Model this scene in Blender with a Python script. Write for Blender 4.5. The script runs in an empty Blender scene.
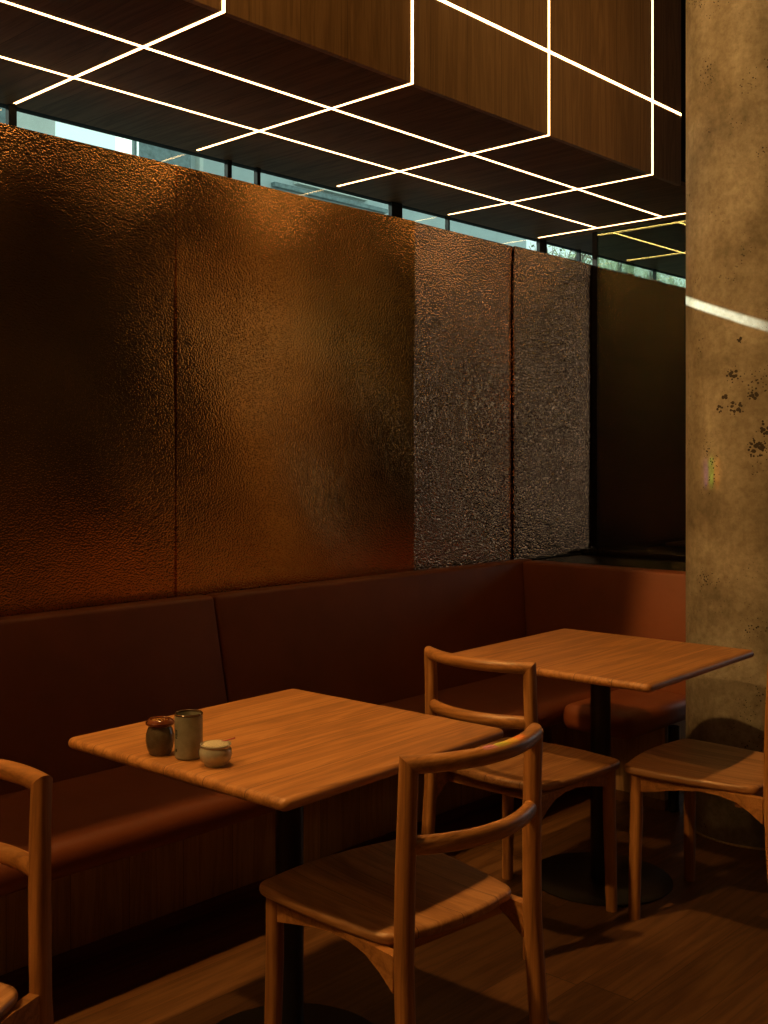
import bpy, bmesh, math, random
from mathutils import Vector, Matrix
random.seed(7)
sc = bpy.context.scene
COL = sc.collection
PI = math.pi

# ------------------------------------------------------------------ render look
sc.view_settings.view_transform = 'Standard'
sc.view_settings.look = 'None'
sc.view_settings.exposure = 0.0
sc.view_settings.gamma = 1.0
sc.view_settings.use_curve_mapping = False
sc.cycles.use_denoising = True
sc.cycles.max_bounces = 8
sc.cycles.transparent_max_bounces = 12
sc.cycles.sample_clamp_indirect = 6.0
sc.cycles.caustics_reflective = True

# ------------------------------------------------------------------ object helpers
def put(o, parent=None):
    COL.objects.link(o)
    if parent is not None:
        o.parent = parent
    return o

def tag(o, label=None, cat=None, group=None, kind=None):
    if label: o['label'] = label
    if cat: o['category'] = cat
    if group: o['group'] = group
    if kind: o['kind'] = kind
    return o

def empty(name, loc=(0, 0, 0), rz=0.0):
    o = bpy.data.objects.new(name, None)
    o.empty_display_size = 0.1
    put(o)
    o.location = loc
    o.rotation_euler = (0, 0, rz)
    return o

def finish(bm, name, mat, parent=None, smooth=True, angle=35.0, loc=None):
    bmesh.ops.recalc_face_normals(bm, faces=bm.faces[:])
    me = bpy.data.meshes.new(name)
    bm.to_mesh(me)
    bm.free()
    me.materials.append(mat)
    if smooth:
        for p in me.polygons: p.use_smooth = True
        try:
            me.set_sharp_from_angle(angle=math.radians(angle))
        except Exception:
            pass
    o = bpy.data.objects.new(name, me)
    put(o, parent)
    if loc is not None: o.location = loc
    return o

def box(bm, x0, x1, y0, y1, z0, z1, bevel=0.0, seg=2):
    m = bmesh.new()
    bmesh.ops.create_cube(m, size=1.0)
    for v in m.verts:
        v.co = Vector(((x0 + x1) / 2 + v.co.x * (x1 - x0), (y0 + y1) / 2 + v.co.y * (y1 - y0), (z0 + z1) / 2 + v.co.z * (z1 - z0)))
    if bevel > 0:
        bmesh.ops.bevel(m, geom=m.edges[:], offset=bevel, segments=seg, profile=0.5, affect='EDGES', clamp_overlap=True)
    return merge(bm, m)

def merge(bm, m):
    me = bpy.data.meshes.new('tmp')
    m.to_mesh(me); m.free()
    bm.from_mesh(me)
    bpy.data.meshes.remove(me)
    return bm

def one_box(name, mat, x0, x1, y0, y1, z0, z1, parent=None, bevel=0.0, seg=2):
    bm = bmesh.new()
    box(bm, x0, x1, y0, y1, z0, z1, bevel, seg)
    return finish(bm, name, mat, parent)

def lathe(bm, prof, seg=48, cx=0.0, cy=0.0):
    rings = []
    for r, z in prof:
        if r < 1e-6:
            rings.append([bm.verts.new((cx, cy, z))])
        else:
            rings.append([bm.verts.new((cx + r * math.cos(2 * PI * k / seg), cy + r * math.sin(2 * PI * k / seg), z)) for k in range(seg)])
    for a, b in zip(rings[:-1], rings[1:]):
        for k in range(seg):
            k2 = (k + 1) % seg
            if len(a) == 1 and len(b) == 1: continue
            if len(a) == 1: bm.faces.new((a[0], b[k], b[k2]))
            elif len(b) == 1: bm.faces.new((a[k], a[k2], b[0]))
            else: bm.faces.new((a[k], a[k2], b[k2], b[k]))
    return bm

def squircle(rx, ry, n=24, e=2.6):
    out = []
    for k in range(n):
        t = 2 * PI * k / n
        c, s = math.cos(t), math.sin(t)
        out.append((rx * math.copysign(abs(c) ** (2 / e), c), ry * math.copysign(abs(s) ** (2 / e), s)))
    return out

def sweep(bm, pts, prof, up=Vector((0, 0, 1)), n0=None, n1=None, scales=None, cap=True, dome0=0.0, dome1=0.0):
    """profile (u,v) carried along pts; the end rings are slid onto the mitre planes n0 / n1"""
    pts = [Vector(p) for p in pts]
    N = len(pts)
    rings = []
    for i in range(N):
        t = (pts[min(i + 1, N - 1)] - pts[max(i - 1, 0)]).normalized()
        u = t.cross(up)
        if u.length < 1e-4: u = t.cross(Vector((0, 1, 0)))
        u.normalize()
        v = u.cross(t).normalized()
        s = scales[i] if scales else 1.0
        ring = []
        nn = n0 if i == 0 else (n1 if i == N - 1 else None)
        for a, b in prof:
            off = u * a * s + v * b * s
            if nn is not None:
                n = Vector(nn)
                off = off - t * (off.dot(n) / t.dot(n))
            ring.append(bm.verts.new(pts[i] + off))
        rings.append(ring)
    for a, b in zip(rings[:-1], rings[1:]):
        m = len(a)
        for k in range(m):
            bm.faces.new((a[k], a[(k + 1) % m], b[(k + 1) % m], b[k]))
    if cap:
        for ring, d, sgn in ((rings[0], dome0, -1), (rings[-1], dome1, 1)):
            if d > 0:
                c = sum((v.co for v in ring), Vector()) / len(ring)
                i = 0 if sgn < 0 else N - 1
                t = (pts[1] - pts[0]).normalized() if sgn < 0 else (pts[-1] - pts[-2]).normalized()
                prev = ring
                for q in (0.35, 0.65, 0.87):
                    sh = math.sqrt(1 - q * q)
                    nr = [bm.verts.new(c + (v.co - c) * sh + t * sgn * d * q) for v in ring]
                    for k in range(len(ring)):
                        bm.faces.new((prev[k], prev[(k + 1) % len(ring)], nr[(k + 1) % len(ring)], nr[k]))
                    prev = nr
                bm.faces.new(prev)
            else:
                bm.faces.new(ring)
    return bm

def slab(bm, outline, z0, z1, r, dish=0.0, seg=4):
    """a board cut to outline with rounded-over edges and an optional dished top"""
    n = len(outline)
    P = [Vector((x, y, 0)) for x, y in outline]
    nor = []
    for i in range(n):
        t = (P[(i + 1) % n] - P[i - 1]).normalized()
        nor.append(Vector((t.y, -t.x, 0)))
    area = sum(P[i].x * P[(i + 1) % n].y - P[(i + 1) % n].x * P[i].y for i in range(n))
    if area < 0: nor = [-v for v in nor]
    def ring(inset, z, dz=0):
        return [bm.verts.new(P[i] - nor[i] * inset + Vector((0, 0, z))) for i in range(n)]
    rs = []
    for k in range(seg + 1):
        a = (PI / 2) * k / seg
        rs.append(ring(r - r * math.sin(a), z0 + r - r * math.cos(a)))
    for k in range(seg + 1):
        a = (PI / 2) * k / seg
        rs.append(ring(r - r * math.cos(a), z1 - r + r * math.sin(a)))
    c = sum(P, Vector()) / n
    top = rs[-1]
    base = [v.co.copy() for v in top]
    for f in (0.88, 0.7, 0.5, 0.28):
        w = 1 - (f ** 3)
        rs.append([bm.verts.new(Vector((c.x + (b.x - c.x) * f, c.y + (b.y - c.y) * f, z1 - dish * w))) for b in base])
    for a, b in zip(rs[:-1], rs[1:]):
        for k in range(n):
            bm.faces.new((a[k], a[(k + 1) % n], b[(k + 1) % n], b[k]))
    bm.faces.new(rs[-1])
    bm.faces.new(rs[0])
    return bm

def rounded_poly(corners, radii, bows, seg=7, bseg=8):
    """corners ccw, radius at each, bow of the edge that follows each corner (outward, metres)"""
    n = len(corners)
    C = [Vector((x, y)) for x, y in corners]
    out = []
    for i in range(n):
        p, a, b = C[i], C[i - 1], C[(i + 1) % n]
        d0, d1 = (a - p).normalized(), (b - p).normalized()
        ang = math.acos(max(-1, min(1, d0.dot(d1))))
        r = radii[i]
        L = r / math.tan(ang / 2)
        q0, q1 = p + d0 * L, p + d1 * L
        for k in range(seg + 1):
            t = k / seg
            out.append(q0 * (1 - t) ** 2 + p * 2 * t * (1 - t) + q1 * t * t)
        ang2 = math.acos(max(-1, min(1, (p - b).normalized().dot((C[(i + 2) % n] - b).normalized()))))
        L2 = radii[(i + 1) % n] / math.tan(ang2 / 2)
        e = b - d1 * L2
        nrm = Vector((d1.y, -d1.x))
        for k in range(1, bseg):
            t = k / bseg
            out.append(q1.lerp(e, t) + nrm * bows[i] * 4 * t * (1 - t))
    res = []
    for v in out:
        if not res or (Vector(res[-1]) - v).length > 1e-4: res.append((v.x, v.y))
    return res

# ------------------------------------------------------------------ material helpers
def new_mat(name):
    m = bpy.data.materials.new(name)
    m.use_nodes = True
    nt = m.node_tree
    b = nt.nodes['Principled BSDF']
    return m, nt, b

def N(nt, t, **kw):
    n = nt.nodes.new(t)
    for k, v in kw.items():
        if k in n.inputs: n.inputs[k].default_value = v
        else: setattr(n, k, v)
    return n

def L(nt, a, b): nt.links.new(a, b)

def ramp(nt, fac, stops):
    r = nt.nodes.new('ShaderNodeValToRGB')
    els = r.color_ramp.elements
    while len(els) < len(stops): els.new(0.5)
    for e, (p, c) in zip(els, stops):
        e.position = p
        e.color = (c[0], c[1], c[2], 1)
    L(nt, fac, r.inputs[0])
    return r

def mix(nt, fac, a, b, blend='MIX'):
    m = nt.nodes.new('ShaderNodeMix')
    m.data_type = 'RGBA'; m.blend_type = blend
    for sock, v in ((m.inputs[0], fac), (m.inputs[6], a), (m.inputs[7], b)):
        if hasattr(v, 'links') or isinstance(v, bpy.types.NodeSocket): L(nt, v, sock)
        elif isinstance(v, (int, float)): sock.default_value = v
        else: sock.default_value = (v[0], v[1], v[2], 1)
    return m.outputs[2]

def srgb(r, g, b):
    f = lambda c: (c / 255) / 12.92 if c / 255 <= 0.04045 else ((c / 255 + 0.055) / 1.055) ** 2.4
    return (f(r), f(g), f(b))

def wood(name, dark, mid, light, axis='X', board=0.0, board_len=0.0, rough=0.45, grain=1.0, bump=0.15, vary=0.25, across='Y', coat=0.0, spec=0.5):
    """figured wood; axis = grain direction, board = board width across it (0: one piece)"""
    m, nt, b = new_mat(name)
    tc = N(nt, 'ShaderNodeTexCoord')
    sep = N(nt, 'ShaderNodeSeparateXYZ')
    L(nt, tc.outputs['Object'], sep.inputs[0])
    info = N(nt, 'ShaderNodeObjectInfo')
    along = sep.outputs[axis]
    acr = sep.outputs[across]
    third = sep.outputs[[c for c in 'XYZ' if c not in (axis, across)][0]]
    def math_(op, x, y=None):
        n = nt.nodes.new('ShaderNodeMath'); n.operation = op
        for k, v in enumerate((x, y)):
            if v is None: continue
            if isinstance(v, (int, float)): n.inputs[k].default_value = v
            else: L(nt, v, n.inputs[k])
        return n.outputs[0]
    seed = math_('MULTIPLY', info.outputs['Random'], 13.0)
    shade = None
    if board > 0:
        row = math_('FLOOR', math_('DIVIDE', acr, board))
        wn = N(nt, 'ShaderNodeTexWhiteNoise', noise_dimensions='1D')
        L(nt, math_('ADD', row, 0.37), wn.inputs['W'])
        if board_len > 0:
            sh = math_('ADD', math_('DIVIDE', along, board_len), math_('MULTIPLY', wn.outputs['Value'], 7.0))
            colm = math_('FLOOR', sh)
            wn2 = N(nt, 'ShaderNodeTexWhiteNoise', noise_dimensions='2D')
            cv = N(nt, 'ShaderNodeCombineXYZ')
            L(nt, row, cv.inputs[0]); L(nt, colm, cv.inputs[1])
            L(nt, cv.outputs[0], wn2.inputs['Vector'])
            shade = wn2.outputs['Value']
            fl = math_('FRACT', sh)
            endgap = math_('LESS_THAN', fl, 0.003 / board_len)
        else:
            shade = wn.outputs['Value']; endgap = None
        seed = math_('ADD', seed, math_('MULTIPLY', shade, 31.0))
        fr = math_('FRACT', math_('DIVIDE', acr, board))
        gap = math_('LESS_THAN', fr, 0.0016 / board)
        if endgap is not None: gap = math_('MAXIMUM', gap, endgap)
    comb = N(nt, 'ShaderNodeCombineXYZ')
    L(nt, math_('ADD', math_('MULTIPLY', along, 1.1 * grain), seed), comb.inputs[0])
    L(nt, math_('MULTIPLY', acr, 16.0 * grain), comb.inputs[1])
    L(nt, math_('ADD', math_('MULTIPLY', third, 16.0 * grain), seed), comb.inputs[2])
    n1 = N(nt, 'ShaderNodeTexNoise', Scale=1.0, Detail=4.0, Roughness=0.55, Distortion=0.6)
    L(nt, comb.outputs[0], n1.inputs['Vector'])
    comb2 = N(nt, 'ShaderNodeCombineXYZ')
    L(nt, math_('ADD', math_('MULTIPLY', along, 7.0 * grain), seed), comb2.inputs[0])
    L(nt, math_('MULTIPLY', acr, 220.0 * grain), comb2.inputs[1])
    L(nt, math_('MULTIPLY', third, 220.0 * grain), comb2.inputs[2])
    n2 = N(nt, 'ShaderNodeTexNoise', Scale=1.0, Detail=3.0, Roughness=0.6)
    L(nt, comb2.outputs[0], n2.inputs['Vector'])
    w = math_('FRACT', math_('MULTIPLY', n1.outputs['Fac'], 5.0))
    w = math_('ABSOLUTE', math_('SUBTRACT', w, 0.5))
    f = math_('ADD', math_('MULTIPLY', w, 0.75), math_('MULTIPLY', n2.outputs['Fac'], 0.65))
    r = ramp(nt, f, [(0.18, dark), (0.48, mid), (0.8, light)])
    col = r.outputs[0]
    if shade is not None:
        br = math_('ADD', math_('MULTIPLY', shade, vary * 2), 1.0 - vary)
        cc = N(nt, 'ShaderNodeCombineXYZ')
        for k in range(3): L(nt, br, cc.inputs[k])
        col = mix(nt, 1.0, col, cc.outputs[0], 'MULTIPLY')
        col = mix(nt, gap, col, tuple(c * 0.35 for c in dark))
    L(nt, col, b.inputs['Base Color'])
    b.inputs['Specular IOR Level'].default_value = spec
    rr = math_('ADD', math_('MULTIPLY', n2.outputs['Fac'], 0.12), rough - 0.06)
    L(nt, rr, b.inputs['Roughness'])
    bp = N(nt, 'ShaderNodeBump', Strength=bump, Distance=0.0008)
    L(nt, n2.outputs['Fac'], bp.inputs['Height'])
    L(nt, bp.outputs[0], b.inputs['Normal'])
    if coat > 0 and 'Coat Weight' in b.inputs:
        b.inputs['Coat Weight'].default_value = coat
        b.inputs['Coat Roughness'].default_value = 0.35
    return m

def plain(name, col, rough=0.5, metallic=0.0, bump_scale=0.0, bump=0.1, var=0.08, spec=0.5):
    m, nt, b = new_mat(name)
    tc = N(nt, 'ShaderNodeTexCoord')
    n = N(nt, 'ShaderNodeTexNoise', Scale=bump_scale or 20.0, Detail=4.0, Roughness=0.6)
    L(nt, tc.outputs['Object'], n.inputs['Vector'])
    r = ramp(nt, n.outputs['Fac'], [(0.3, tuple(c * (1 - var) for c in col)), (0.7, tuple(min(1, c * (1 + var)) for c in col))])
    L(nt, r.outputs[0], b.inputs['Base Color'])
    b.inputs['Roughness'].default_value = rough
    b.inputs['Metallic'].default_value = metallic
    if 'Specular IOR Level' in b.inputs: b.inputs['Specular IOR Level'].default_value = spec
    if bump_scale:
        bp = N(nt, 'ShaderNodeBump', Strength=bump, Distance=0.001)
        L(nt, n.outputs['Fac'], bp.inputs['Height'])
        L(nt, bp.outputs[0], b.inputs['Normal'])
    return m

M = {}
oak_d, oak_m, oak_l = (0.22, 0.095, 0.032), (0.40, 0.172, 0.050), (0.53, 0.25, 0.084)
M['table'] = wood('oiled oak boards', oak_d, oak_m, oak_l, 'X', board=0.125, rough=0.42, vary=0.14, coat=0.15)
M['seat'] = wood('oak seat', (0.20, 0.085, 0.03), (0.33, 0.155, 0.06), (0.44, 0.23, 0.1), 'Y', across='X', board=0.115, rough=0.4, vary=0.12, coat=0.15)
M['leg'] = wood('oak turned', oak_d, oak_m, oak_l, 'Z', across='X', rough=0.42, coat=0.15)
M['rail'] = wood('oak rail', oak_d, oak_m, oak_l, 'X', across='Z', rough=0.38, coat=0.2)
M['apron'] = wood('oak apron', oak_d, oak_m, oak_l, 'X', across='Z', rough=0.45)
M['floor'] = wood('oak floor', (0.062, 0.026, 0.009), (0.125, 0.057, 0.021), (0.18, 0.088, 0.035), 'X', board=0.16, board_len=1.7, rough=0.36, vary=0.3)
M['veneer'] = wood('oak veneer vertical', (0.30, 0.175, 0.08), (0.43, 0.265, 0.13), (0.52, 0.33, 0.17), 'Z', across='X', board=0.19, rough=0.5, vary=0.16)
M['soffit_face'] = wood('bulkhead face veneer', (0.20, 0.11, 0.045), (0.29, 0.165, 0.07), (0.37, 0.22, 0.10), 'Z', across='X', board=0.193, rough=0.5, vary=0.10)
M['soffit_shaded'] = wood('bulkhead veneer shaded', (0.10, 0.05, 0.02), (0.16, 0.082, 0.034), (0.21, 0.11, 0.048), 'Y', across='X', board=0.193, rough=0.6, vary=0.12, spec=0.12)  # the face veneer made darker: the underside's shade is in its colour
M['skirt'] = wood('dark skirting', (0.10, 0.04, 0.015), (0.16, 0.07, 0.025), (0.2, 0.09, 0.035), 'X', across='Z', rough=0.4)
M['black'] = plain('black powder coat', (0.011, 0.010, 0.009), 0.38, bump_scale=300, bump=0.15)
M['dark_frame'] = plain('dark bronze frame', (0.016, 0.018, 0.018), 0.8, spec=0.05)
M['dark_wall'] = plain('near black wall', (0.010, 0.008, 0.007), 0.7, spec=0.08)  # on the alcove wall this near black stands in for shade
M['dark_stone'] = plain('dark counter', (0.02, 0.016, 0.013), 0.25)
M['paint'] = plain('warm plaster', (0.07, 0.05, 0.034), 0.8, bump_scale=60, bump=0.1)
M['ceiling'] = plain('dark ceiling paint', (0.10, 0.075, 0.055), 0.8)

def leather(name, col):
    m, nt, b = new_mat(name)
    tc = N(nt, 'ShaderNodeTexCoord')
    v = N(nt, 'ShaderNodeTexVoronoi', Scale=420.0)
    L(nt, tc.outputs['Object'], v.inputs['Vector'])
    n = N(nt, 'ShaderNodeTexNoise', Scale=3.5, Detail=5.0, Roughness=0.6)
    L(nt, tc.outputs['Object'], n.inputs['Vector'])
    r = ramp(nt, n.outputs['Fac'], [(0.3, tuple(c * 0.85 for c in col)), (0.7, tuple(c * 1.12 for c in col))])
    L(nt, r.outputs[0], b.inputs['Base Color'])
    b.inputs['Roughness'].default_value = 0.48
    n3 = N(nt, 'ShaderNodeTexNoise', Scale=9.0, Detail=2.0)
    L(nt, tc.outputs['Object'], n3.inputs['Vector'])
    bp0 = N(nt, 'ShaderNodeBump', Strength=0.25, Distance=0.006)
    L(nt, n3.outputs['Fac'], bp0.inputs['Height'])
    bp = N(nt, 'ShaderNodeBump', Strength=0.25, Distance=0.0006)
    L(nt, v.outputs['Distance'], bp.inputs['Height'])
    L(nt, bp0.outputs[0], bp.inputs['Normal'])
    L(nt, bp.outputs[0], b.inputs['Normal'])
    return m
M['leather'] = leather('rust leather', (0.235, 0.062, 0.019))

def copper(name, base, rough, cell, dist, stretch=1.0):
    m, nt, b = new_mat(name)
    tc = N(nt, 'ShaderNodeTexCoord')
    mp = N(nt, 'ShaderNodeMapping')
    mp.inputs['Scale'].default_value = (1.0, 1.0, stretch)
    L(nt, tc.outputs['Object'], mp.inputs[0])
    v = N(nt, 'ShaderNodeTexVoronoi', feature='SMOOTH_F1', Scale=cell)
    v.inputs['Smoothness'].default_value = 0.6
    L(nt, mp.outputs[0], v.inputs['Vector'])
    n = N(nt, 'ShaderNodeTexNoise', Scale=2.2, Detail=5.0, Roughness=0.6)
    L(nt, tc.outputs['Object'], n.inputs['Vector'])
    r = ramp(nt, n.outputs['Fac'], [(0.25, tuple(c * 0.72 for c in base)), (0.75, tuple(min(1, c * 1.2) for c in base))])
    L(nt, r.outputs[0], b.inputs['Base Color'])
    b.inputs['Metallic'].default_value = 1.0
    rr = nt.nodes.new('ShaderNodeMapRange')
    rr.inputs['To Min'].default_value = rough - 0.05
    rr.inputs['To Max'].default_value = rough + 0.06
    L(nt, n.outputs['Fac'], rr.inputs[0])
    L(nt, rr.outputs[0], b.inputs['Roughness'])
    bp = N(nt, 'ShaderNodeBump', Strength=1.0, Distance=dist)
    bp.invert = True
    L(nt, v.outputs['Distance'], bp.inputs['Height'])
    L(nt, bp.outputs[0], b.inputs['Normal'])
    return m
M['copper'] = copper('hammered copper', (0.88, 0.48, 0.18), 0.16, 140.0, 0.0009, 1.25)
M['copper_coarse'] = copper('coarse hammered copper', (0.66, 0.43, 0.28), 0.06, 105.0, 0.0036, 1.3)

def concrete():
    m, nt, b = new_mat('raw concrete')
    tc = N(nt, 'ShaderNodeTexCoord')
    P = tc.outputs['Object']
    n1 = N(nt, 'ShaderNodeTexNoise', Scale=3.2, Detail=8.0, Roughness=0.66, Distortion=0.3)
    n2 = N(nt, 'ShaderNodeTexNoise', Scale=38.0, Detail=6.0, Roughness=0.7)
    for n in (n1, n2): L(nt, P, n.inputs['Vector'])
    r = ramp(nt, n1.outputs['Fac'], [(0.28, (0.15, 0.125, 0.095)), (0.45, (0.29, 0.26, 0.21)), (0.58, (0.38, 0.345, 0.29)), (0.72, (0.50, 0.47, 0.41))])
    r2 = ramp(nt, n2.outputs['Fac'], [(0.3, (0.68, 0.66, 0.62)), (0.62, (1.06, 1.06, 1.06))])
    col = mix(nt, 1.0, r.outputs[0], r2.outputs[0], 'MULTIPLY')
    # long vertical runs
    mp = N(nt, 'ShaderNodeMapping'); mp.inputs['Scale'].default_value = (9.0, 9.0, 0.5)
    L(nt, P, mp.inputs[0])
    n3 = N(nt, 'ShaderNodeTexNoise', Scale=1.0, Detail=5.0, Roughness=0.6)
    L(nt, mp.outputs[0], n3.inputs['Vector'])
    r3 = ramp(nt, n3.outputs['Fac'], [(0.34, (0.72, 0.68, 0.6)), (0.55, (1, 1, 1))])
    col = mix(nt, 0.55, col, r3.outputs[0], 'MULTIPLY')
    # blow holes, gathered in patches
    v = N(nt, 'ShaderNodeTexVoronoi', Scale=85.0)
    v.inputs['Randomness'].default_value = 1.0
    L(nt, P, v.inputs['Vector'])
    n4 = N(nt, 'ShaderNodeTexNoise', Scale=7.0, Detail=2.0)
    L(nt, P, n4.inputs['Vector'])
    a = nt.nodes.new('ShaderNodeMapRange')
    a.inputs['From Min'].default_value = 0.55; a.inputs['From Max'].default_value = 0.78
    a.inputs['To Min'].default_value = 0.06; a.inputs['To Max'].default_value = 0.42
    L(nt, n4.outputs['Fac'], a.inputs[0])
    best = None
    for (px, py, pz, pr) in ((-.261, -.026, 1.695, .034), (-.262, .008, 1.615, .022), (-.26, -.036, 1.580, .038), (-.261, .026, 1.574, .020), (-.24, -.106, 1.43, .045), (-.225, -.135, 1.50, .04), (-.242, -.10, 1.62, .03), (-.257, -.05, 1.82, .014)):
        d_ = nt.nodes.new('ShaderNodeVectorMath'); d_.operation = 'DISTANCE'
        L(nt, P, d_.inputs[0]); d_.inputs[1].default_value = (px, py, pz)
        q_ = nt.nodes.new('ShaderNodeMath'); q_.operation = 'DIVIDE'; L(nt, d_.outputs['Value'], q_.inputs[0]); q_.inputs[1].default_value = pr
        if best is None: best = q_.outputs[0]
        else:
            mn = nt.nodes.new('ShaderNodeMath'); mn.operation = 'MINIMUM'; L(nt, best, mn.inputs[0]); L(nt, q_.outputs[0], mn.inputs[1]); best = mn.outputs[0]
    near = nt.nodes.new('ShaderNodeMapRange')
    near.inputs['From Min'].default_value = 0.35; near.inputs['From Max'].default_value = 1.15
    near.inputs['To Min'].default_value = 0.62; near.inputs['To Max'].default_value = 0.0
    L(nt, best, near.inputs[0])
    lt = nt.nodes.new('ShaderNodeMath'); lt.operation = 'LESS_THAN'
    amax = nt.nodes.new('ShaderNodeMath'); amax.operation = 'MAXIMUM'
    L(nt, a.outputs[0], amax.inputs[0]); L(nt, near.outputs[0], amax.inputs[1])
    L(nt, v.outputs['Distance'], lt.inputs[0]); L(nt, amax.outputs[0], lt.inputs[1])
    col = mix(nt, lt.outputs[0], col, (0.05, 0.04, 0.03))
    L(nt, col, b.inputs['Base Color'])
    b.inputs['Roughness'].default_value = 0.72
    if 'Specular IOR Level' in b.inputs: b.inputs['Specular IOR Level'].default_value = 0.3
    bp = N(nt, 'ShaderNodeBump', Strength=0.35, Distance=0.004)
    L(nt, n2.outputs['Fac'], bp.inputs['Height'])
    bp2 = N(nt, 'ShaderNodeBump', Strength=0.8, Distance=0.004)
    bp2.invert = True
    L(nt, lt.outputs[0], bp2.inputs['Height'])
    L(nt, bp.outputs[0], bp2.inputs['Normal'])
    L(nt, bp2.outputs[0], b.inputs['Normal'])
    return m
M['concrete'] = concrete()

def glass(name, tint, boost=(1, 1, 1), ior=1.52):
    m = bpy.data.materials.new(name); m.use_nodes = True
    nt = m.node_tree
    nt.nodes.remove(nt.nodes['Principled BSDF'])
    out = nt.nodes['Material Output']
    tr = N(nt, 'ShaderNodeBsdfTransparent'); tr.inputs[0].default_value = (*tint, 1)
    gl = N(nt, 'ShaderNodeBsdfGlossy'); gl.inputs[0].default_value = (*boost, 1); gl.inputs['Roughness'].default_value = 0.0
    fr = N(nt, 'ShaderNodeFresnel', IOR=ior)
    ge = N(nt, 'ShaderNodeNewGeometry')          # leaving a thin pane mirrors as much as entering it
    mr = nt.nodes.new('ShaderNodeMapRange')
    mr.inputs['To Min'].default_value = ior; mr.inputs['To Max'].default_value = 1 / ior
    L(nt, ge.outputs['Backfacing'], mr.inputs[0]); L(nt, mr.outputs[0], fr.inputs[0])
    mx = N(nt, 'ShaderNodeMixShader')
    L(nt, fr.outputs[0], mx.inputs[0]); L(nt, tr.outputs[0], mx.inputs[1]); L(nt, gl.outputs[0], mx.inputs[2])
    L(nt, mx.outputs[0], out.inputs[0])
    return m
M['glass'] = glass('clear glass', (0.88, 0.97, 0.95))
M['tinted'] = glass('tinted window glass', (0.16, 0.155, 0.15))
M['screen'] = glass('smoked glass', (0.80, 0.82, 0.80), (0.75, 0.85, 0.5), 2.4)

def emit(name, col, s):
    m = bpy.data.materials.new(name); m.use_nodes = True
    nt = m.node_tree
    nt.nodes.remove(nt.nodes['Principled BSDF'])
    e = N(nt, 'ShaderNodeEmission'); e.inputs[0].default_value = (*col, 1); e.inputs[1].default_value = s
    L(nt, e.outputs[0], nt.nodes['Material Output'].inputs[0])
    return m
LED = 10.0
M['led'] = emit('warm light strip', (1.0, 0.58, 0.23), LED)

# ------------------------------------------------------------------ camera
H = 1.388
cam_d = bpy.data.cameras.new('camera')
cam = bpy.data.objects.new('camera', cam_d)
put(cam)
cam.location = (0, 0, H)
cam.rotation_euler = (PI / 2, 0, math.radians(42.93 - 90.0))
cam_d.sensor_width = 36.0
cam_d.lens = 36.0 * 1096.5 / 1024.0
cam_d.shift_y = -(512 - 459.7) / 1024.0
cam_d.clip_start = 0.05
sc.camera = cam

# ------------------------------------------------------------------ room shell
def struct(o):
    o['kind'] = 'structure'
    return o
YW, ZW = 3.17, 2.422          # copper wall: face and top
YG, ZS = 3.49, 2.60           # clerestory glass, bulkhead underside
XL, XR, YR = -2.6, 9.2, -3.6
XP = 5.035                    # glass screen
struct(one_box('floor', M['floor'], XL - .1, XR + .1, YR - .1, YG + .1, -0.08, 0.0))
struct(one_box('ceiling', M['ceiling'], XL - .1, XR + .1, YR - .1, YG + .1, 3.70, 3.78))
bm = bmesh.new()
box(bm, XL, XP, YW + 0.0112, YG + 0.05, 0, ZW - 0.008)
struct(finish(bm, 'wall_back', M['dark_wall']))
bm = bmesh.new()
box(bm, XP + 0.004, XR, YW, YG + 0.05, 0, ZW)
struct(finish(bm, 'wall_back_alcove', M['dark_wall']))
def wall_with_holes(name, along, pos, thick, a0, a1, z1, holes):
    """a wall in the plane along='X' (y=pos) or 'Y' (x=pos) with rectangular openings (b0,b1,z0,z1)"""
    bm = bmesh.new()
    cuts = sorted(holes)
    spans = []
    cur = a0
    for (b0, b1, c0, c1) in cuts:
        spans.append((cur, b0, 0, z1)); spans.append((b0, b1, 0, c0)); spans.append((b0, b1, c1, z1)); cur = b1
    spans.append((cur, a1, 0, z1))
    for (s0, s1, c0, c1) in spans:
        if s1 - s0 < 1e-3 or c1 - c0 < 1e-3: continue
        if along == 'X': box(bm, s0, s1, pos - thick / 2, pos + thick / 2, c0, c1)
        else: box(bm, pos - thick / 2, pos + thick / 2, s0, s1, c0, c1)
    return struct(finish(bm, name, M['paint']))
HR = (-0.55, 0.85, 0.8, 2.7)                      # window in the right wall
HB = (7.2, 8.1, 2.1, 2.9)                       # window high in the rear wall
wall_with_holes('wall_right', 'Y', XR + 0.05, 0.1, YR, YG, 3.70, [HR])
wall_with_holes('wall_rear', 'X', YR - 0.05, 0.1, XL, XR, 3.70, [HB])
wall_with_holes('wall_left', 'Y', XL - 0.05, 0.1, YR, YG, 3.70, [])

def window(name, along, pos, b0, b1, z0, z1, nm):
    bm = bmesh.new()
    t, d = 0.05, 0.06
    segs = [(b0, b1, z0, z0 + t), (b0, b1, z1 - t, z1), (b0, b0 + t, z0 + t, z1 - t), (b1 - t, b1, z0 + t, z1 - t)]
    for k in range(1, nm):
        c = b0 + (b1 - b0) * k / nm
        segs.append((c - 0.02, c + 0.02, z0 + t, z1 - t))
    for (s0, s1, c0, c1) in segs:
        if along == 'X': box(bm, s0, s1, pos - d / 2, pos + d / 2, c0, c1)
        else: box(bm, pos - d / 2, pos + d / 2, s0, s1, c0, c1)
    f = struct(finish(bm, name, M['dark_frame']))
    bm = bmesh.new()
    if along == 'X': box(bm, b0 + t, b1 - t, pos - .004, pos + .004, z0 + t, z1 - t)
    else: box(bm, pos - .004, pos + .004, b0 + t, b1 - t, z0 + t, z1 - t)
    finish(bm, 'pane', M['tinted'], f)
    return f
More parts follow.
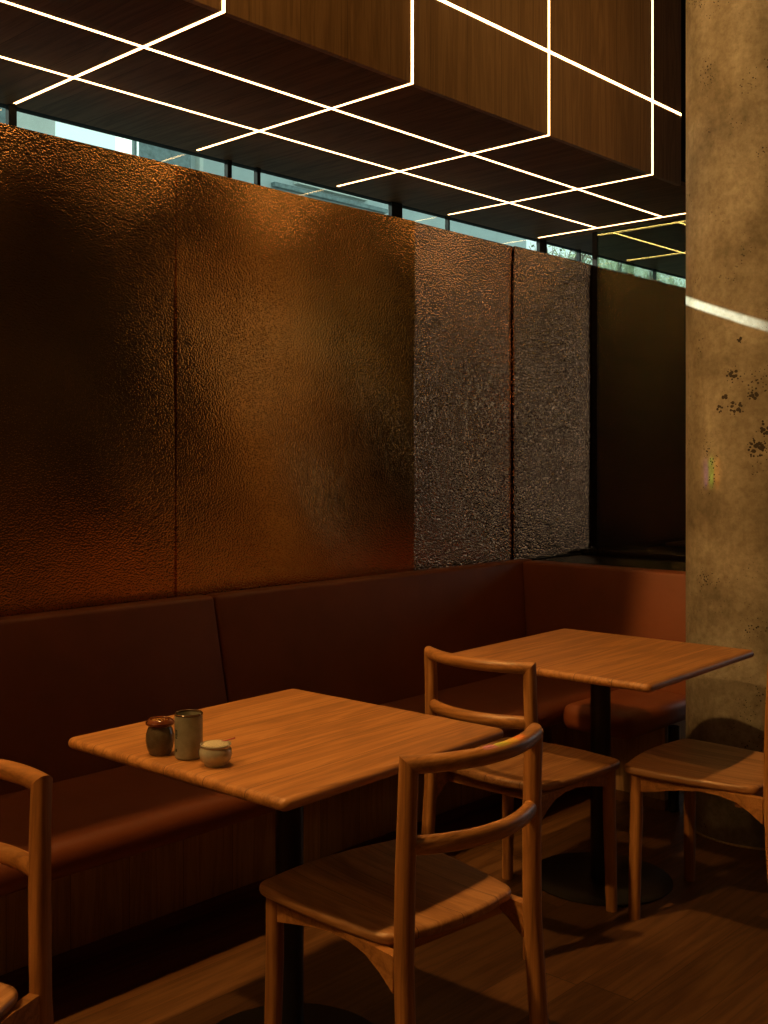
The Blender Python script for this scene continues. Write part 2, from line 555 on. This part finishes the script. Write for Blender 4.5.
window('window_1', 'Y', XR + 0.05, *HR, 2)
window('window_2', 'X', YR - 0.05, *HB, 1)

# clerestory: glass behind the bulkhead edge, with mullions where they show
mull = [(0.95, .03), (1.878, .03), (2.823, .022), (2.977, .018), (3.83, .075), (4.215, .012), (5.03, .07), (5.40, .012), (5.97, .06), (6.28, .016), (7.2, .05), (8.2, .05)]
bm = bmesh.new()
for x, w in mull:
    box(bm, x - w / 2, x + w / 2, YG - 0.012, YG + 0.010, ZW - 0.01, ZS + 0.06)
box(bm, XL, XR, YG - 0.004, YG + 0.05, ZS + 0.002, ZS + 0.06)
win = struct(finish(bm, 'window_3', M['dark_frame']))
bm = bmesh.new()
box(bm, XL, XR, YG + 0.012, YG + 0.022, ZW - 0.005, ZS + 0.002)
finish(bm, 'pane', M['glass'], win)

# ------------------------------------------------------------------ bulkhead with light strips
YF = 2.338
bk = empty('light_bulkhead', (1.0, YF, ZS))
tag(bk, 'oak clad ceiling bulkhead with glowing strip grid above the copper wall', 'bulkhead')
def bk_part(bm, name, mat):
    bmesh.ops.translate(bm, verts=bm.verts[:], vec=(-1.0, -YF, -ZS))
    return finish(bm, name, mat, bk)
bm = bmesh.new(); box(bm, XL, 4.44, YF, YF + 0.02, ZS, 3.70); bk_part(bm, 'front_cladding', M['soffit_face'])
bm = bmesh.new()
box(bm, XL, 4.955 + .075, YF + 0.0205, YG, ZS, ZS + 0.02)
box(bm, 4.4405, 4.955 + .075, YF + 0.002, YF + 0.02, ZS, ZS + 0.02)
bk_part(bm, 'underside_cladding', M['soffit_shaded'])
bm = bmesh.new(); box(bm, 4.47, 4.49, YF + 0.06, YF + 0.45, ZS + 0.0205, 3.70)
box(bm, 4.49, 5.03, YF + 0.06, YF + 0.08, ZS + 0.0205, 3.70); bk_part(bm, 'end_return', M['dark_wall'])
W = 0.0053
PX = [1.876 + 0.7705 * k for k in range(-5, 5)]
for y in (2.71, 3.09):
    bm = bmesh.new(); box(bm, XL, 4.955 + W, y - W, y + W, ZS - 0.0012, ZS + 0.004); bk_part(bm, 'light_strip', M['led'])
for z in (2.912,):
    bm = bmesh.new(); box(bm, XL, 4.439, YF - 0.0012, YF + 0.004, z - W, z + W); bk_part(bm, 'light_strip', M['led'])
for x in PX:
    bm = bmesh.new()
    box(bm, x - W, x + W, YF - 0.0010, YG - 0.03, ZS - 0.0010, ZS + 0.004)
    if x < 4.47: box(bm, x - W, x + W, YF - 0.0010, YF + 0.004, ZS + 0.004, 3.69)
    bk_part(bm, 'light_strip', M['led'])
# ceiling beyond the screen, same height, unlit
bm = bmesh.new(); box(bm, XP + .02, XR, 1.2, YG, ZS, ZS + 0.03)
struct(finish(bm, 'ceiling_alcove', M['soffit_shaded']))

# ------------------------------------------------------------------ copper sheets
def sheet(name, x0, x1, z0, z1, mat, bulge, waves, seed, nx=48, nz=64):
    rnd = random.Random(seed)
    ws = [(rnd.uniform(1.5, 5), rnd.uniform(1.0, 4), rnd.uniform(0, 6.28), rnd.uniform(.4, 1) * waves) for _ in range(5)]
    bm = bmesh.new()
    def off(u, v, x, z):
        d = bulge(u, v)
        for fx, fz, ph, a in ws: d += a * math.sin(fx * x * 2 + fz * z * 2 + ph)
        edge = min(1, 14 * u, 14 * (1 - u)); e2 = min(1, 10 * v, 10 * (1 - v))
        lip = max(0.0, (v - .90) / .10)
        return max(0.0, d + waves * 3) + .0062 * lip * lip
    f, bk_ = [], []
    for j in range(nz + 1):
        v = j / nz
        rf, rb = [], []
        for i in range(nx + 1):
            u = i / nx
            x, z = x0 + (x1 - x0) * u, z0 + (z1 - z0) * v
            rf.append(bm.verts.new((x, YW - off(u, v, x, z), z)))
            rb.append(bm.verts.new((x, YW + 0.011, z)))
        f.append(rf); bk_.append(rb)
    for j in range(nz):
        for i in range(nx):
            bm.faces.new((f[j][i], f[j][i + 1], f[j + 1][i + 1], f[j + 1][i]))
    for j in range(nz):
        bm.faces.new((f[j][0], f[j + 1][0], bk_[j + 1][0], bk_[j][0]))
        bm.faces.new((f[j][nx], f[j + 1][nx], bk_[j + 1][nx], bk_[j][nx]))
    for i in range(nx):
        bm.faces.new((f[0][i], f[0][i + 1], bk_[0][i + 1], bk_[0][i]))
        bm.faces.new((f[nz][i], f[nz][i + 1], bk_[nz][i + 1], bk_[nz][i]))
    bm.faces.new((bk_[0][0], bk_[0][nx], bk_[nz][nx], bk_[nz][0]))
    o = finish(bm, name, mat, angle=50)
    return o
ZB = 0.90
pil = lambda a: (lambda u, v: a * (1 - (2 * u - 1) ** 4) )
tag(sheet('copper_panel', 0.10, 2.3262, ZB, ZW, M['copper'], pil(.006), .0014, 11, nx=84), 'brown hammered copper wall sheet at the left end behind the benches', 'wall panel', 'copper wall sheets')
tag(sheet('copper_panel', 2.3270, 3.574, ZB, ZW, M['copper'], lambda u, v: .006 * (1 - u) ** 2 + .10 * max(0, u - .55) ** 2, .0014, 5), 'wide buckled copper wall sheet with a blurred pale patch and a dark right end', 'wall panel', 'copper wall sheets')
tag(sheet('copper_panel', 3.575, 4.308, ZB, ZW, M['copper_coarse'], lambda u, v: .014 * (1 - u), .0010, 8), 'narrow sparkling copper wall sheet between the wide buckled sheet and the black seam', 'wall panel', 'copper wall sheets')
tag(sheet('copper_panel', 4.316, 5.0315, ZB, ZW, M['copper_coarse'], lambda u, v: .014 - .075 * max(0, u - .58) ** 2, .0010, 21), 'narrow coarse copper wall sheet above the bench corner fading to black', 'wall panel', 'copper wall sheets')

struct(one_box('trim_1', M['dark_frame'], 0.1, XP, 3.132, YW + 0.011, 0.872, ZB))   # ledger the sheets stand on

# ------------------------------------------------------------------ glass screen and counter beyond the bench
ct = empty('counter', (5.6, 2.6, 0))
tag(ct, 'low black counter behind the short end of the bench', 'counter')
bm = bmesh.new(); box(bm, 4.46 - 5.6, 8.0 - 5.6, 2.08 - 2.6, 3.13 - 2.6, 0, 0.896, 0.004); finish(bm, 'body', M['dark_stone'], ct)
bm = bmesh.new(); box(bm, 4.87 - 5.6, 8.0 - 5.6, 2.08 - 2.6, 3.135 - 2.6, 0.897, 0.925, 0.004); finish(bm, 'worktop', M['dark_stone'], ct)
bm = bmesh.new(); box(bm, XP, XP + 0.01, 1.2, 3.1495, 0.926, ZS - 0.002)
o = finish(bm, 'glass_screen', M['screen'])
bm = bmesh.new(); box(bm, XP - .003, XP + .013, 3.138, 3.166, 0.9255, ZS - 0.0015); finish(bm, 'glare_cover', M['dark_wall'], o)  # added black strip that hides the bright end of the pane
tag(o, 'dark glass screen standing on the black counter up to the bulkhead', 'glass screen')

# ------------------------------------------------------------------ column
bm = bmesh.new()
lathe(bm, [(0, 0), (0.262, 0), (0.262, 3.69), (0, 3.69)], 96)
o = finish(bm, 'column', M['concrete'], loc=(4.008, 1.795, 0.0)); struct(o)
tag(o, 'round raw concrete column with dark pits and a bar of sunlight', 'column')
bm = bmesh.new()
lathe(bm, [(0.2635, 0.0), (0.270, 0.0), (0.270, 0.004), (0.2635, 0.006), (0.2635, 0.0)], 96)
finish(bm, 'floor_joint', plain('pale sealant', (0.42, 0.30, 0.16), 0.6), o)

# ------------------------------------------------------------------ banquettes
def cushion(x0, x1, y0, y1, z0, z1, r=0.03, shear=None, seg=5, puff=0.0):
    bm = bmesh.new()
    box(bm, x0, x1, y0, y1, z0, z1, r, seg)
    if puff:
        bmesh.ops.subdivide_edges(bm, edges=[e for e in bm.edges if e.calc_length() > 0.2], cuts=7, use_grid_fill=True)
        for v in bm.verts:
            u = (v.co.x - x0) / (x1 - x0); w = (v.co.y - y0) / (y1 - y0)
            if v.co.z > z1 - 1e-4: v.co.z += puff * 16 * u * (1 - u) * w * (1 - w)
    if shear:
        for v in bm.verts: shear(v.co)
    return bm
BX, BY = 2.0, 2.9
b1 = empty('banquette', (BX, BY, 0))
tag(b1, 'long rust leather banquette on an oak base along the copper wall', 'bench')
def loc1(bm): bmesh.ops.translate(bm, verts=bm.verts[:], vec=(-BX, -BY, 0)); return bm
X0B = -1.4
bm = bmesh.new(); box(bm, X0B, 4.05, 2.685, 3.16, 0.04, 0.343); finish(loc1(bm), 'base', M['veneer'], b1)
bm = bmesh.new(); box(bm, X0B, 4.05, 2.680, 3.16, 0.0, 0.0395); finish(loc1(bm), 'skirting', M['skirt'], b1)
def rake(c):
    c.y -= (1 - (c.z - .44) / .472) * 0.16 * (1.0 if c.y < 3.1 else 0.0)
for a, b_ in ((X0B, 0.9), (0.904, 2.408), (2.414, 4.335)):
    bm = cushion(a, b_, 3.05, 3.126, 0.405, 0.912, 0.016)
    for v in bm.verts:
        if v.co.y < 3.09: v.co.y -= max(0, (0.912 - v.co.z)) * 0.22
    finish(loc1(bm), 'back_cushion', M['leather'], b1, angle=60)
bm = cushion(X0B, 4.10, 2.42, 2.945, 0.345, 0.437, 0.04, puff=0.005); finish(loc1(bm), 'seat_cushion', M['leather'], b1, angle=60)

RX, RY = 4.0, 2.3
b2 = empty('banquette', (RX, RY, 0))
tag(b2, 'short rust leather return bench between the corner and the concrete column', 'bench')
def loc2(bm): bmesh.ops.translate(bm, verts=bm.verts[:], vec=(-RX, -RY, 0)); return bm
bm = bmesh.new(); box(bm, 3.93, 4.345, 2.14, 2.675, 0.04, 0.334); finish(loc2(bm), 'base', M['veneer'], b2)
bm = bmesh.new(); box(bm, 3.924, 4.345, 2.137, 2.675, 0.0, 0.0395); finish(loc2(bm), 'skirting', M['skirt'], b2)
bm = cushion(3.60, 4.11, 2.10, 2.414, 0.335, 0.437, 0.04); finish(loc2(bm), 'seat_cushion', M['leather'], b2, angle=60)
bm = cushion(4.23, 4.345, 2.10, 3.048, 0.405, 0.908, 0.012)
for v in bm.verts:
    if v.co.x < 4.29: v.co.x -= max(0, (0.908 - v.co.z)) * 0.22
    if v.co.y > 2.9: v.co.y -= max(0, (0.908 - v.co.z)) * 0.22
finish(loc2(bm), 'back_cushion', M['leather'], b2, angle=60)
bm = bmesh.new(); box(bm, 4.346, 4.40, 2.10, 3.16, 0.0, 0.895, 0.003); finish(loc2(bm), 'back_board', M['dark_wall'], b2)
bm = bmesh.new(); lathe(bm, [(0, 0), (.022, 0), (.024, .006), (.022, .012), (.022, .334), (0, .334)], 24, 3.955, 2.114)
finish(loc2(bm), 'leg', M['black'], b2)

# ------------------------------------------------------------------ tables
def make_table(loc, rz, label, a=0.366, b_=0.360):
    t = empty('cafe_table', loc, rz)
    tag(t, label, 'table', 'square oak tables')
    ol = rounded_poly([(-a, -b_), (a, -b_), (a, b_), (-a, b_)], [.020] * 4, [0] * 4, 6, 10)
    bm = slab(bmesh.new(), ol, 0.725, 0.75, 0.0122, 0.0, 6)
    finish(bm, 'tabletop', M['table'], t, angle=60)
    bm = bmesh.new()
    box(bm, -.16, .16, -.16, .16, 0.717, 0.7245, .002)
    finish(bm, 'mounting_plate', M['black'], t)
    bm = bmesh.new(); lathe(bm, [(0, .0065), (.033, .0065), (.033, .7165), (0, .7165)], 40)
    finish(bm, 'pedestal', M['black'], t)
    bm = bmesh.new(); lathe(bm, [(0, 0), (.229, 0), (.232, .0015), (.232, .0045), (.229, .006), (0, .006)], 72)
    finish(bm, 'base_plate', M['black'], t)
    return t
make_table((1.725, 1.906, 0), math.radians(2.3), 'square oak pedestal table with three small pots on it')
make_table((3.150, 1.950, 0), math.radians(2.3), 'square oak pedestal table with an empty top near the concrete column', 0.379, 0.372)

# ------------------------------------------------------------------ chairs
def make_chair(name):
    c = empty(name)
    parts = []
    R = 0.0190
    fx, fy, bx, by = 0.19, 0.2, 0.180, -0.205
    zt = 0.804                                   # centre of the top rail
    prof = squircle(R, R, 28, 2.25)
    for s in (-1, 1):                            # front legs
        bm = bmesh.new()
        pts = [(s * (fx + .006), fy + .004, 0.0), (s * (fx + .003), fy + .003, .15), (s * fx, fy, .30), (s * fx, fy, .438)]
        sweep(bm, pts, prof, up=Vector((0, 1, 0)), scales=[.90, .96, 1, 1])
        finish(bm, 'leg', M['leg'], c)
    bow = 0.052
    def arc(z, x0, y0, n=18, b=bow):
        return [Vector((x0 * (2 * k / n - 1), y0 - b * (1 - (2 * k / n - 1) ** 2), z)) for k in range(n + 1)]
    tip = by - 0.012
    rail = arc(zt, bx, tip)
    tl = (rail[1] - rail[0]).normalized()
    for s in (-1, 1):                            # back posts, mitred into the rail
        bm = bmesh.new()
        top = Vector((s * bx, tip, zt))
        tin = Vector((-s * tl.x * -1 * -1, tl.y, 0)) if s > 0 else Vector((tl.x, tl.y, 0))
        tin = Vector((-s * abs(tl.x), tl.y, 0)).normalized()
        n = (Vector((0, 0, 1)) + (-tin) * -1).normalized()
        # joint plane holds the bisector of 'down' and 'inward'
        nrm = (Vector((0, 0, -1)) - tin).normalized()
        pts = [(s * (bx + .014), by - .034, 0.0), (s * (bx + .009), by - .016, .22), (s * (bx + .005), by - .003, .42), (s * (bx + .002), by - .004, .6), (s * bx, tip + .004, .72), top]
        sweep(bm, pts, squircle(R * .95, R * 1.0, 28, 2.6), up=Vector((0, 1, 0)), scales=[.92, 1, 1, 1, .97, .95], n1=nrm)
        finish(bm, 'back_post', M['leg'], c)
    nL = (Vector((0, 0, -1)) - tl).normalized()
    tr = Vector((-tl.x, tl.y, 0)).normalized()
    nR = (Vector((0, 0, -1)) - tr).normalized()
    bm = bmesh.new()
    sweep(bm, rail, squircle(R * .93, R * .93, 28, 2.2), n0=nL, n1=nR)
    finish(bm, 'top_rail', M['rail'], c)
    bm = bmesh.new()
    mid = arc(.648, bx - .006, by - .008)
    sweep(bm, mid, squircle(.0145, .0185, 24, 2.1), dome0=0, dome1=0)
    finish(bm, 'mid_rail', M['rail'], c)
    # seat board
    ol = rounded_poly([(-.225, .240), (-.187, -.168), (.187, -.168), (.225, .240)], [.045, .05, .05, .045], [.008, .018, .008, .020], 7, 9)
    bm = slab(bmesh.new(), ol, .438, .462, .010, .006, 5)
    finish(bm, 'seat', M['seat'], c, angle=60)
    # aprons: shallow at the front leg and deeper at the back post
    for s in (-1, 1):
        bm = bmesh.new()
        x = s * (fx - .004)
        vs = []
        for (yy, zl) in ((fy - .018, .386), (.12, .400), (.06, .414), (0, .423), (-.06, .423), (-.11, .414), (-.15, .394), (by + .015, .366)):
            vs.append([bm.verts.new(p) for p in ((x - .011, yy, .4375), (x + .011, yy, .4375), (x + .011, yy, zl), (x - .011, yy, zl))])
        for a, b_ in zip(vs[:-1], vs[1:]):
            for k in range(4): bm.faces.new((a[k], a[(k + 1) % 4], b_[(k + 1) % 4], b_[k]))
        bm.faces.new(vs[0]); bm.faces.new(vs[-1])
        finish(bm, 'side_apron', M['apron'], c)
    bm = bmesh.new(); box(bm, -fx + .019, fx - .019, fy - .011, fy + .011, .395, .4375, .002); finish(bm, 'front_apron', M['apron'], c)
    bm = bmesh.new(); box(bm, -fx + .008, fx - .008, -.125, -.103, .395, .4375, .002); finish(bm, 'rear_apron', M['apron'], c)
    return c

def copy_tree(o, parent=None):
    n = o.copy()
    COL.objects.link(n)
    n.parent = parent
    for ch in list(o.children): copy_tree(ch, n)
    return n
chair = make_chair('dining_chair')
places = [
    ((1.752, 1.578, 0.0062), -5.5, 'oak dining chair with its back to us, tucked under the table with the pots'),
    ((2.744, 1.980, 0), -90 + 1.0, 'oak dining chair between the two tables with its back to the table with the pots'),
    ((3.155, 1.514, 0), 3.0, 'oak dining chair in front of the concrete column, its back cut by the photo edge'),
    ((0.759, 1.885, 0), 112.0, 'oak dining chair facing away from the tables, cut by the left edge of the photo'),
]
for k, (loc, rz, lab) in enumerate(places):
    c = chair if k == 0 else copy_tree(chair)
    c.location = loc
    c.rotation_euler = (0, 0, math.radians(rz))
    tag(c, lab, 'chair', 'oak dining chairs')

# ------------------------------------------------------------------ pots on the near table
def glaze(name, lo, hi, rough=0.18, scale=40):
    m, nt, b = new_mat(name)
    tc = N(nt, 'ShaderNodeTexCoord')
    n = N(nt, 'ShaderNodeTexNoise', Scale=scale, Detail=6.0, Roughness=0.7)
    L(nt, tc.outputs['Object'], n.inputs['Vector'])
    r = ramp(nt, n.outputs['Fac'], [(0.3, lo), (0.7, hi)])
    L(nt, r.outputs[0], b.inputs['Base Color'])
    b.inputs['Roughness'].default_value = rough
    return m
M['celadon'] = glaze('grey green glaze', (0.26, 0.25, 0.19), (0.36, 0.35, 0.28))
M['brown_glaze'] = glaze('brown black glaze', (0.085, 0.055, 0.032), (0.18, 0.14, 0.095), 0.14)
M['caramel'] = glaze('caramel glaze', (0.07, 0.018, 0.007), (0.17, 0.045, 0.014), 0.12, 60)
M['cream'] = glaze('cream glaze', (0.38, 0.36, 0.29), (0.50, 0.48, 0.40), 0.15)
M['rim'] = glaze('brown rim', (0.05, 0.028, 0.014), (0.11, 0.06, 0.03), 0.2)
M['red'] = plain('red stick', (0.35, 0.03, 0.02), 0.4)
M['ink'] = plain('black stamp', (0.012, 0.010, 0.008), 0.5)
ZT = 0.7505
# brown pot with flared lid
p = empty('condiment_pot', (1.411, 1.976, ZT))
p.scale = (1.06, 1.06, 1.08)
tag(p, 'squat dark brown pot with a shiny caramel lid beside the tall cup', 'pot')
bm = bmesh.new(); lathe(bm, [(0, 0), (.021, 0), (.0225, .002), (.027, .014), (.0292, .028), (.0285, .040), (.0255, .050), (.0235, .054), (.0235, .058), (0, .058)], 48); finish(bm, 'body', M['brown_glaze'], p)
bm = bmesh.new(); lathe(bm, [(.0, .0585), (.027, .0585), (.0292, .061), (.0290, .064), (.0255, .068), (.0215, .0705), (.0195, .0700), (.0175, .0665), (.0, .0655)], 48); finish(bm, 'lid', M['caramel'], p)
bm = bmesh.new()
for k in range(34):
    a, r_ = random.uniform(0, 2 * PI), 0.0155 * math.sqrt(random.random())
    s = random.uniform(.0016, .003)
    m = bmesh.new(); bmesh.ops.create_icosphere(m, subdivisions=1, radius=s)
    bmesh.ops.transform(m, matrix=Matrix.Translation((r_ * math.cos(a), r_ * math.sin(a), .0668 + random.uniform(0, .0012))) @ Matrix.Diagonal((1, .7, .45, 1)), verts=m.verts[:])
    merge(bm, m)
o = finish(bm, 'sugar_crumbs', glaze('amber crumbs', (0.30, 0.13, 0.03), (0.62, 0.36, 0.12), 0.2, 300), p, smooth=False)
o['kind'] = 'stuff'
# tall cup
p = empty('ceramic_cup', (1.437, 1.909, ZT))
tag(p, 'tall grey green straight cup with a brown rim, between the two pots', 'cup')
bm = bmesh.new(); lathe(bm, [(0, 0), (.028, 0), (.0295, .002), (.0300, .006), (.0300, .0915), (.0270, .0915), (.0270, .008), (0, .006)], 56); finish(bm, 'body', M['celadon'], p)
bm = bmesh.new(); lathe(bm, [(.0268, .0912), (.0303, .0912), (.0305, .0935), (.0290, .0955), (.0272, .0945), (.0268, .0912)], 56); finish(bm, 'rim', M['rim'], p)
ang = math.radians(225 + 8)
def stamp(marks):
    bm = bmesh.new()
    for (a0, a1, z0, z1) in marks:
        vs = []
        for rr in (.03005, .0303):
            row = []
            for k in range(4):
                a = math.radians(a0 + (a1 - a0) * k / 3)
                row.append((bm.verts.new((rr * math.cos(a), rr * math.sin(a), z0)), bm.verts.new((rr * math.cos(a), rr * math.sin(a), z1))))
            vs.append(row)
        for k in range(3):
            bm.faces.new((vs[1][k][0], vs[1][k + 1][0], vs[1][k + 1][1], vs[1][k][1]))
            bm.faces.new((vs[0][k][1], vs[0][k + 1][1], vs[0][k + 1][0], vs[0][k][0]))
            for e in (0, 1): bm.faces.new((vs[0][k][e], vs[0][k + 1][e], vs[1][k + 1][e], vs[1][k][e]))
        for k in (0, 3): bm.faces.new((vs[0][k][0], vs[0][k][1], vs[1][k][1], vs[1][k][0]))
    return bm
# view direction from the cup to the camera is about 233 degrees; the stamp sits on the left flank
bm = stamp([(165, 180, .060, .0625), (165, 168, .044, .064), (172, 175, .044, .060), (166, 180, .044, .0465), (178, 181, .048, .060), (166, 180, .052, .054)])
finish(bm, 'stamp', M['ink'], p)
bm = stamp([(168, 178, .016, .022)])
finish(bm, 'stamp', M['ink'], p)
# bowl
p = empty('sugar_bowl', (1.437, 1.817, ZT))
tag(p, 'small round cream bowl heaped to the rim, with a red stick', 'bowl')
bm = bmesh.new(); lathe(bm, [(0, 0), (.022, 0), (.023, .003), (.0305, .012), (.0345, .023), (.0335, .033), (.0300, .038), (.0305, .0405), (.0325, .0425), (.0322, .0445), (.0300, .0445), (.0285, .041), (0, .038)], 56); finish(bm, 'body', M['cream'], p)
bm = bmesh.new(); lathe(bm, [(.0283, .0412), (.026, .0450), (.020, .0475), (.011, .0485), (0, .0488)], 40)
o = finish(bm, 'salt', plain('coarse salt', (0.56, 0.50, 0.36), 0.55, bump_scale=500, bump=0.9, var=.3), p); o['kind'] = 'stuff'
bm = bmesh.new(); sweep(bm, [(.012, -.004, .0475), (.024, -.012, .050), (.036, -.020, .0535)], squircle(.0017, .0017, 10, 2)); finish(bm, 'stick', M['red'], p)

# ------------------------------------------------------------------ outside the clerestory
def facade(name, x0, x1, y, z1, mat, label, bands):
    r = empty(name, ((x0 + x1) / 2, y, 0)); tag(r, label, 'building')
    bm = bmesh.new(); box(bm, (x0 - x1) / 2, (x1 - x0) / 2, 0, 0.25, 0, z1); finish(bm, 'wall', mat, r)
    for (a, b_, z0, zz, m) in bands:
        bm = bmesh.new(); box(bm, a - (x0 + x1) / 2, b_ - (x0 + x1) / 2, -.06, -.001, z0, zz); finish(bm, 'window', m, r)
    return r
M['render'] = plain('pale render', (0.72, 0.76, 0.70), 0.9, bump_scale=3, var=.12)
M['asphalt'] = plain('asphalt', (0.045, 0.045, 0.045), 0.9)
M['render2'] = plain('blue grey render', (0.46, 0.53, 0.52), 0.9, bump_scale=2, var=.10)
M['ext_glass'] = plain('far window', (0.16, 0.22, 0.22), 0.15, var=.3)
M['bark'] = plain('bark', (0.12, 0.10, 0.08), 0.9, bump_scale=40, var=.3)
M['leaf'] = plain('pale leaves', (0.16, 0.22, 0.13), 0.7, var=.3)
facade('far_building', 2.0, 4.69, 8.0, 6.5, M['render'], 'pale rendered building outside the first clerestory panes', [(3.2, 4.25, 3.2, 5.4, M['ext_glass'])])
facade('far_building', 5.42, 11.2, 8.0, 6.5, M['render2'], 'blue grey building seen through the middle clerestory panes',
       [(5.45, 6.0, 3.2, 5.2, M['ext_glass']), (6.1, 6.14, 3, 5.2, M['render']), (7.3, 8.3, 4.10, 4.16, M['render']), (7.0, 8.6, 4.02, 4.06, M['ext_glass'])])
struct(one_box('ground_outside', M['asphalt'], -5, 30, YG + .2, 30, -.3, -.1))
def tree(loc, h, seed, label):
    rnd = random.Random(seed)
    r = empty('street_tree', loc); tag(r, label, 'tree', 'trees outside the clerestory')
    bm = bmesh.new(); lf = bmesh.new()
    def branch(p, d, ln, rad, lvl):
        pts = [p]
        for k in range(4):
            d = (d + Vector((rnd.uniform(-.3, .3), rnd.uniform(-.3, .3), rnd.uniform(-.12, .2)))).normalized()
            pts.append(pts[-1] + d * ln / 4)
        sweep(bm, pts, squircle(rad, rad, 6, 2), scales=[1, .88, .76, .62, .5], cap=True)
        if lvl < 4:
            for _ in range(4):
                i = rnd.choice((1, 2, 3, 4))
                dd = (d + Vector((rnd.uniform(-1, 1), rnd.uniform(-1, 1), rnd.uniform(-.3, .7)))).normalized()
                branch(pts[i], dd, ln * rnd.uniform(.5, .7), max(.006, rad * .5), lvl + 1)
        else:
            for q in pts[1:]:
                c = q + Vector((rnd.uniform(-.1, .1), rnd.uniform(-.1, .1), rnd.uniform(-.1, .1)))
                a = Vector((rnd.uniform(-1, 1), rnd.uniform(-1, 1), rnd.uniform(-1, 1))).normalized() * .04
                b_ = a.orthogonal().normalized() * .018
                v = [lf.verts.new(c - a), lf.verts.new(c + b_), lf.verts.new(c + a), lf.verts.new(c - b_)]
                lf.faces.new(v)
    sweep(bm, [(0, 0, -.1), (.02, 0, h * .3), (0, .03, h * .55)], squircle(.1, .1, 10, 2), scales=[1, .8, .6])
    for k in range(6):
        branch(Vector((0, .03, h * .53)), Vector((math.cos(k * 1.05), math.sin(k * 1.05), .9)).normalized(), .95, .035, 1)
    finish(bm, 'trunk', M['bark'], r)
    finish(lf, 'foliage', M['leaf'], r, smooth=False)
for k, (x, y, hh, s, lab) in enumerate([
    (12.9, 8.6, 6.0, 2, 'bare branching tree in the pane beside the dark clerestory post'),
    (17.2, 10.6, 7.4, 5, 'bare branching tree in the middle of the far clerestory panes'),
    (22.0, 12.4, 8.4, 9, 'bare branching tree in the last clerestory panes by the column')]):
    tree((x, y, 0), hh, s, lab)

# ------------------------------------------------------------------ light
wd = bpy.data.worlds.new('world'); sc.world = wd; wd.use_nodes = True
bg = wd.node_tree.nodes['Background']
bg.inputs[0].default_value = (0.80, 0.97, 0.92, 1); bg.inputs[1].default_value = 1.35

def area(name, loc, target, sx, sy, energy, col, spread=180):
    d = bpy.data.lights.new(name, 'AREA'); d.shape = 'RECTANGLE'; d.size = sx; d.size_y = sy
    d.energy = energy; d.color = col; d.spread = math.radians(spread)
    o = bpy.data.objects.new(name, d); put(o)
    o.location = loc
    o.rotation_euler = (Vector(target) - Vector(loc)).to_track_quat('-Z', 'Y').to_euler()
    return o
WARM = (1.0, 0.52, 0.145)
# ceiling lamps on the open side of the cafe
for x, e in ((-0.5, 42), (1.45, 44), (-2.0, 12)):
    area('ceiling_lamp_light', (x, 2.298, 3.55), (x + 1.5, 1.9, 0.7), 0.07, 0.07, e, WARM)
area('ceiling_lamp_light', (1.2, -1.8, 3.5), (2.4, 1.8, 1.2), 0.9, 0.9, 5, WARM)
# daylight through the windows of the right and rear walls
area('window_daylight', (XR - 0.02, (HR[0] + HR[1]) / 2, (HR[2] + HR[3]) / 2), (0, (HR[0] + HR[1]) / 2, (HR[2] + HR[3]) / 2), HR[1] - HR[0], HR[3] - HR[2], 11, (1.0, 0.92, 0.85))
for x, e in ((0.9, 16), (2.7, 24)):             # unseen spots added to brighten the face of the bulkhead
    d = bpy.data.lights.new('bulkhead_fill', 'SPOT'); d.energy = e; d.color = (1.0, 0.6, 0.22)
    d.spot_size = math.radians(80); d.spot_blend = 1.0; d.shadow_soft_size = 0.05
    o = bpy.data.objects.new('bulkhead_fill', d); put(o); o.location = (x, 0.9, 3.45)
    o.rotation_euler = (Vector((x + .7, 2.34, 3.15)) - o.location).to_track_quat('-Z', 'Y').to_euler()
sun = bpy.data.lights.new('sun', 'SUN'); sun.energy = 15.0; sun.angle = math.radians(0.3); sun.color = (1.0, 0.97, 0.82)
so = bpy.data.objects.new('sun', sun); put(so); so.location = (-2, 8, 6)
so.rotation_euler = Vector((1.012, -1.0, -0.385)).to_track_quat('-Z', 'Y').to_euler()

# added coloured spots in place of sunlight split by a clerestory pane's edge
def prism(src, dst, along, gap, cone, ratio, energy, cols):
    src = Vector(src)
    for k, c in enumerate(cols):
        d = bpy.data.lights.new('prism_spot', 'SPOT')
        d.energy = energy; d.color = c; d.spot_size = math.radians(cone); d.spot_blend = 0.5; d.shadow_soft_size = 0.001
        o = bpy.data.objects.new('prism_spot', d); put(o); o.location = src
        t = Vector(dst) + Vector(along) * gap * (k - (len(cols) - 1) / 2)
        z = (src - t).normalized()
        y = Vector((0, 0, 1)); y = (y - z * y.dot(z)).normalized()
        x = y.cross(z)
        m = Matrix((x, y, z)).transposed()
        o.rotation_euler = m.to_euler()
        o.scale = (ratio[0], ratio[1], 1)
SPECTRUM = ((0.30, 0.10, 0.42), (0.30, 0.85, 0.05), (1.0, 0.35, 0.04))
prism((2.35, 3.12, 2.56), (3.753, 1.857, 1.347), (-0.236, -0.972, 0), 0.026, 3.2, (0.19, 1.0), 120, SPECTRUM)
SPECTRUM2 = ((0.45, 0.15, 0.6), (0.30, 0.85, 0.05), (0.9, 0.7, 0.03), (1.0, 0.22, 0.03))
prism((1.75, 3.12, 2.56), (1.760, 1.307, 0.829), (0.99, 0.05, 0.0), 0.034, 0.9, (1.0, 0.6), 420, SPECTRUM2)
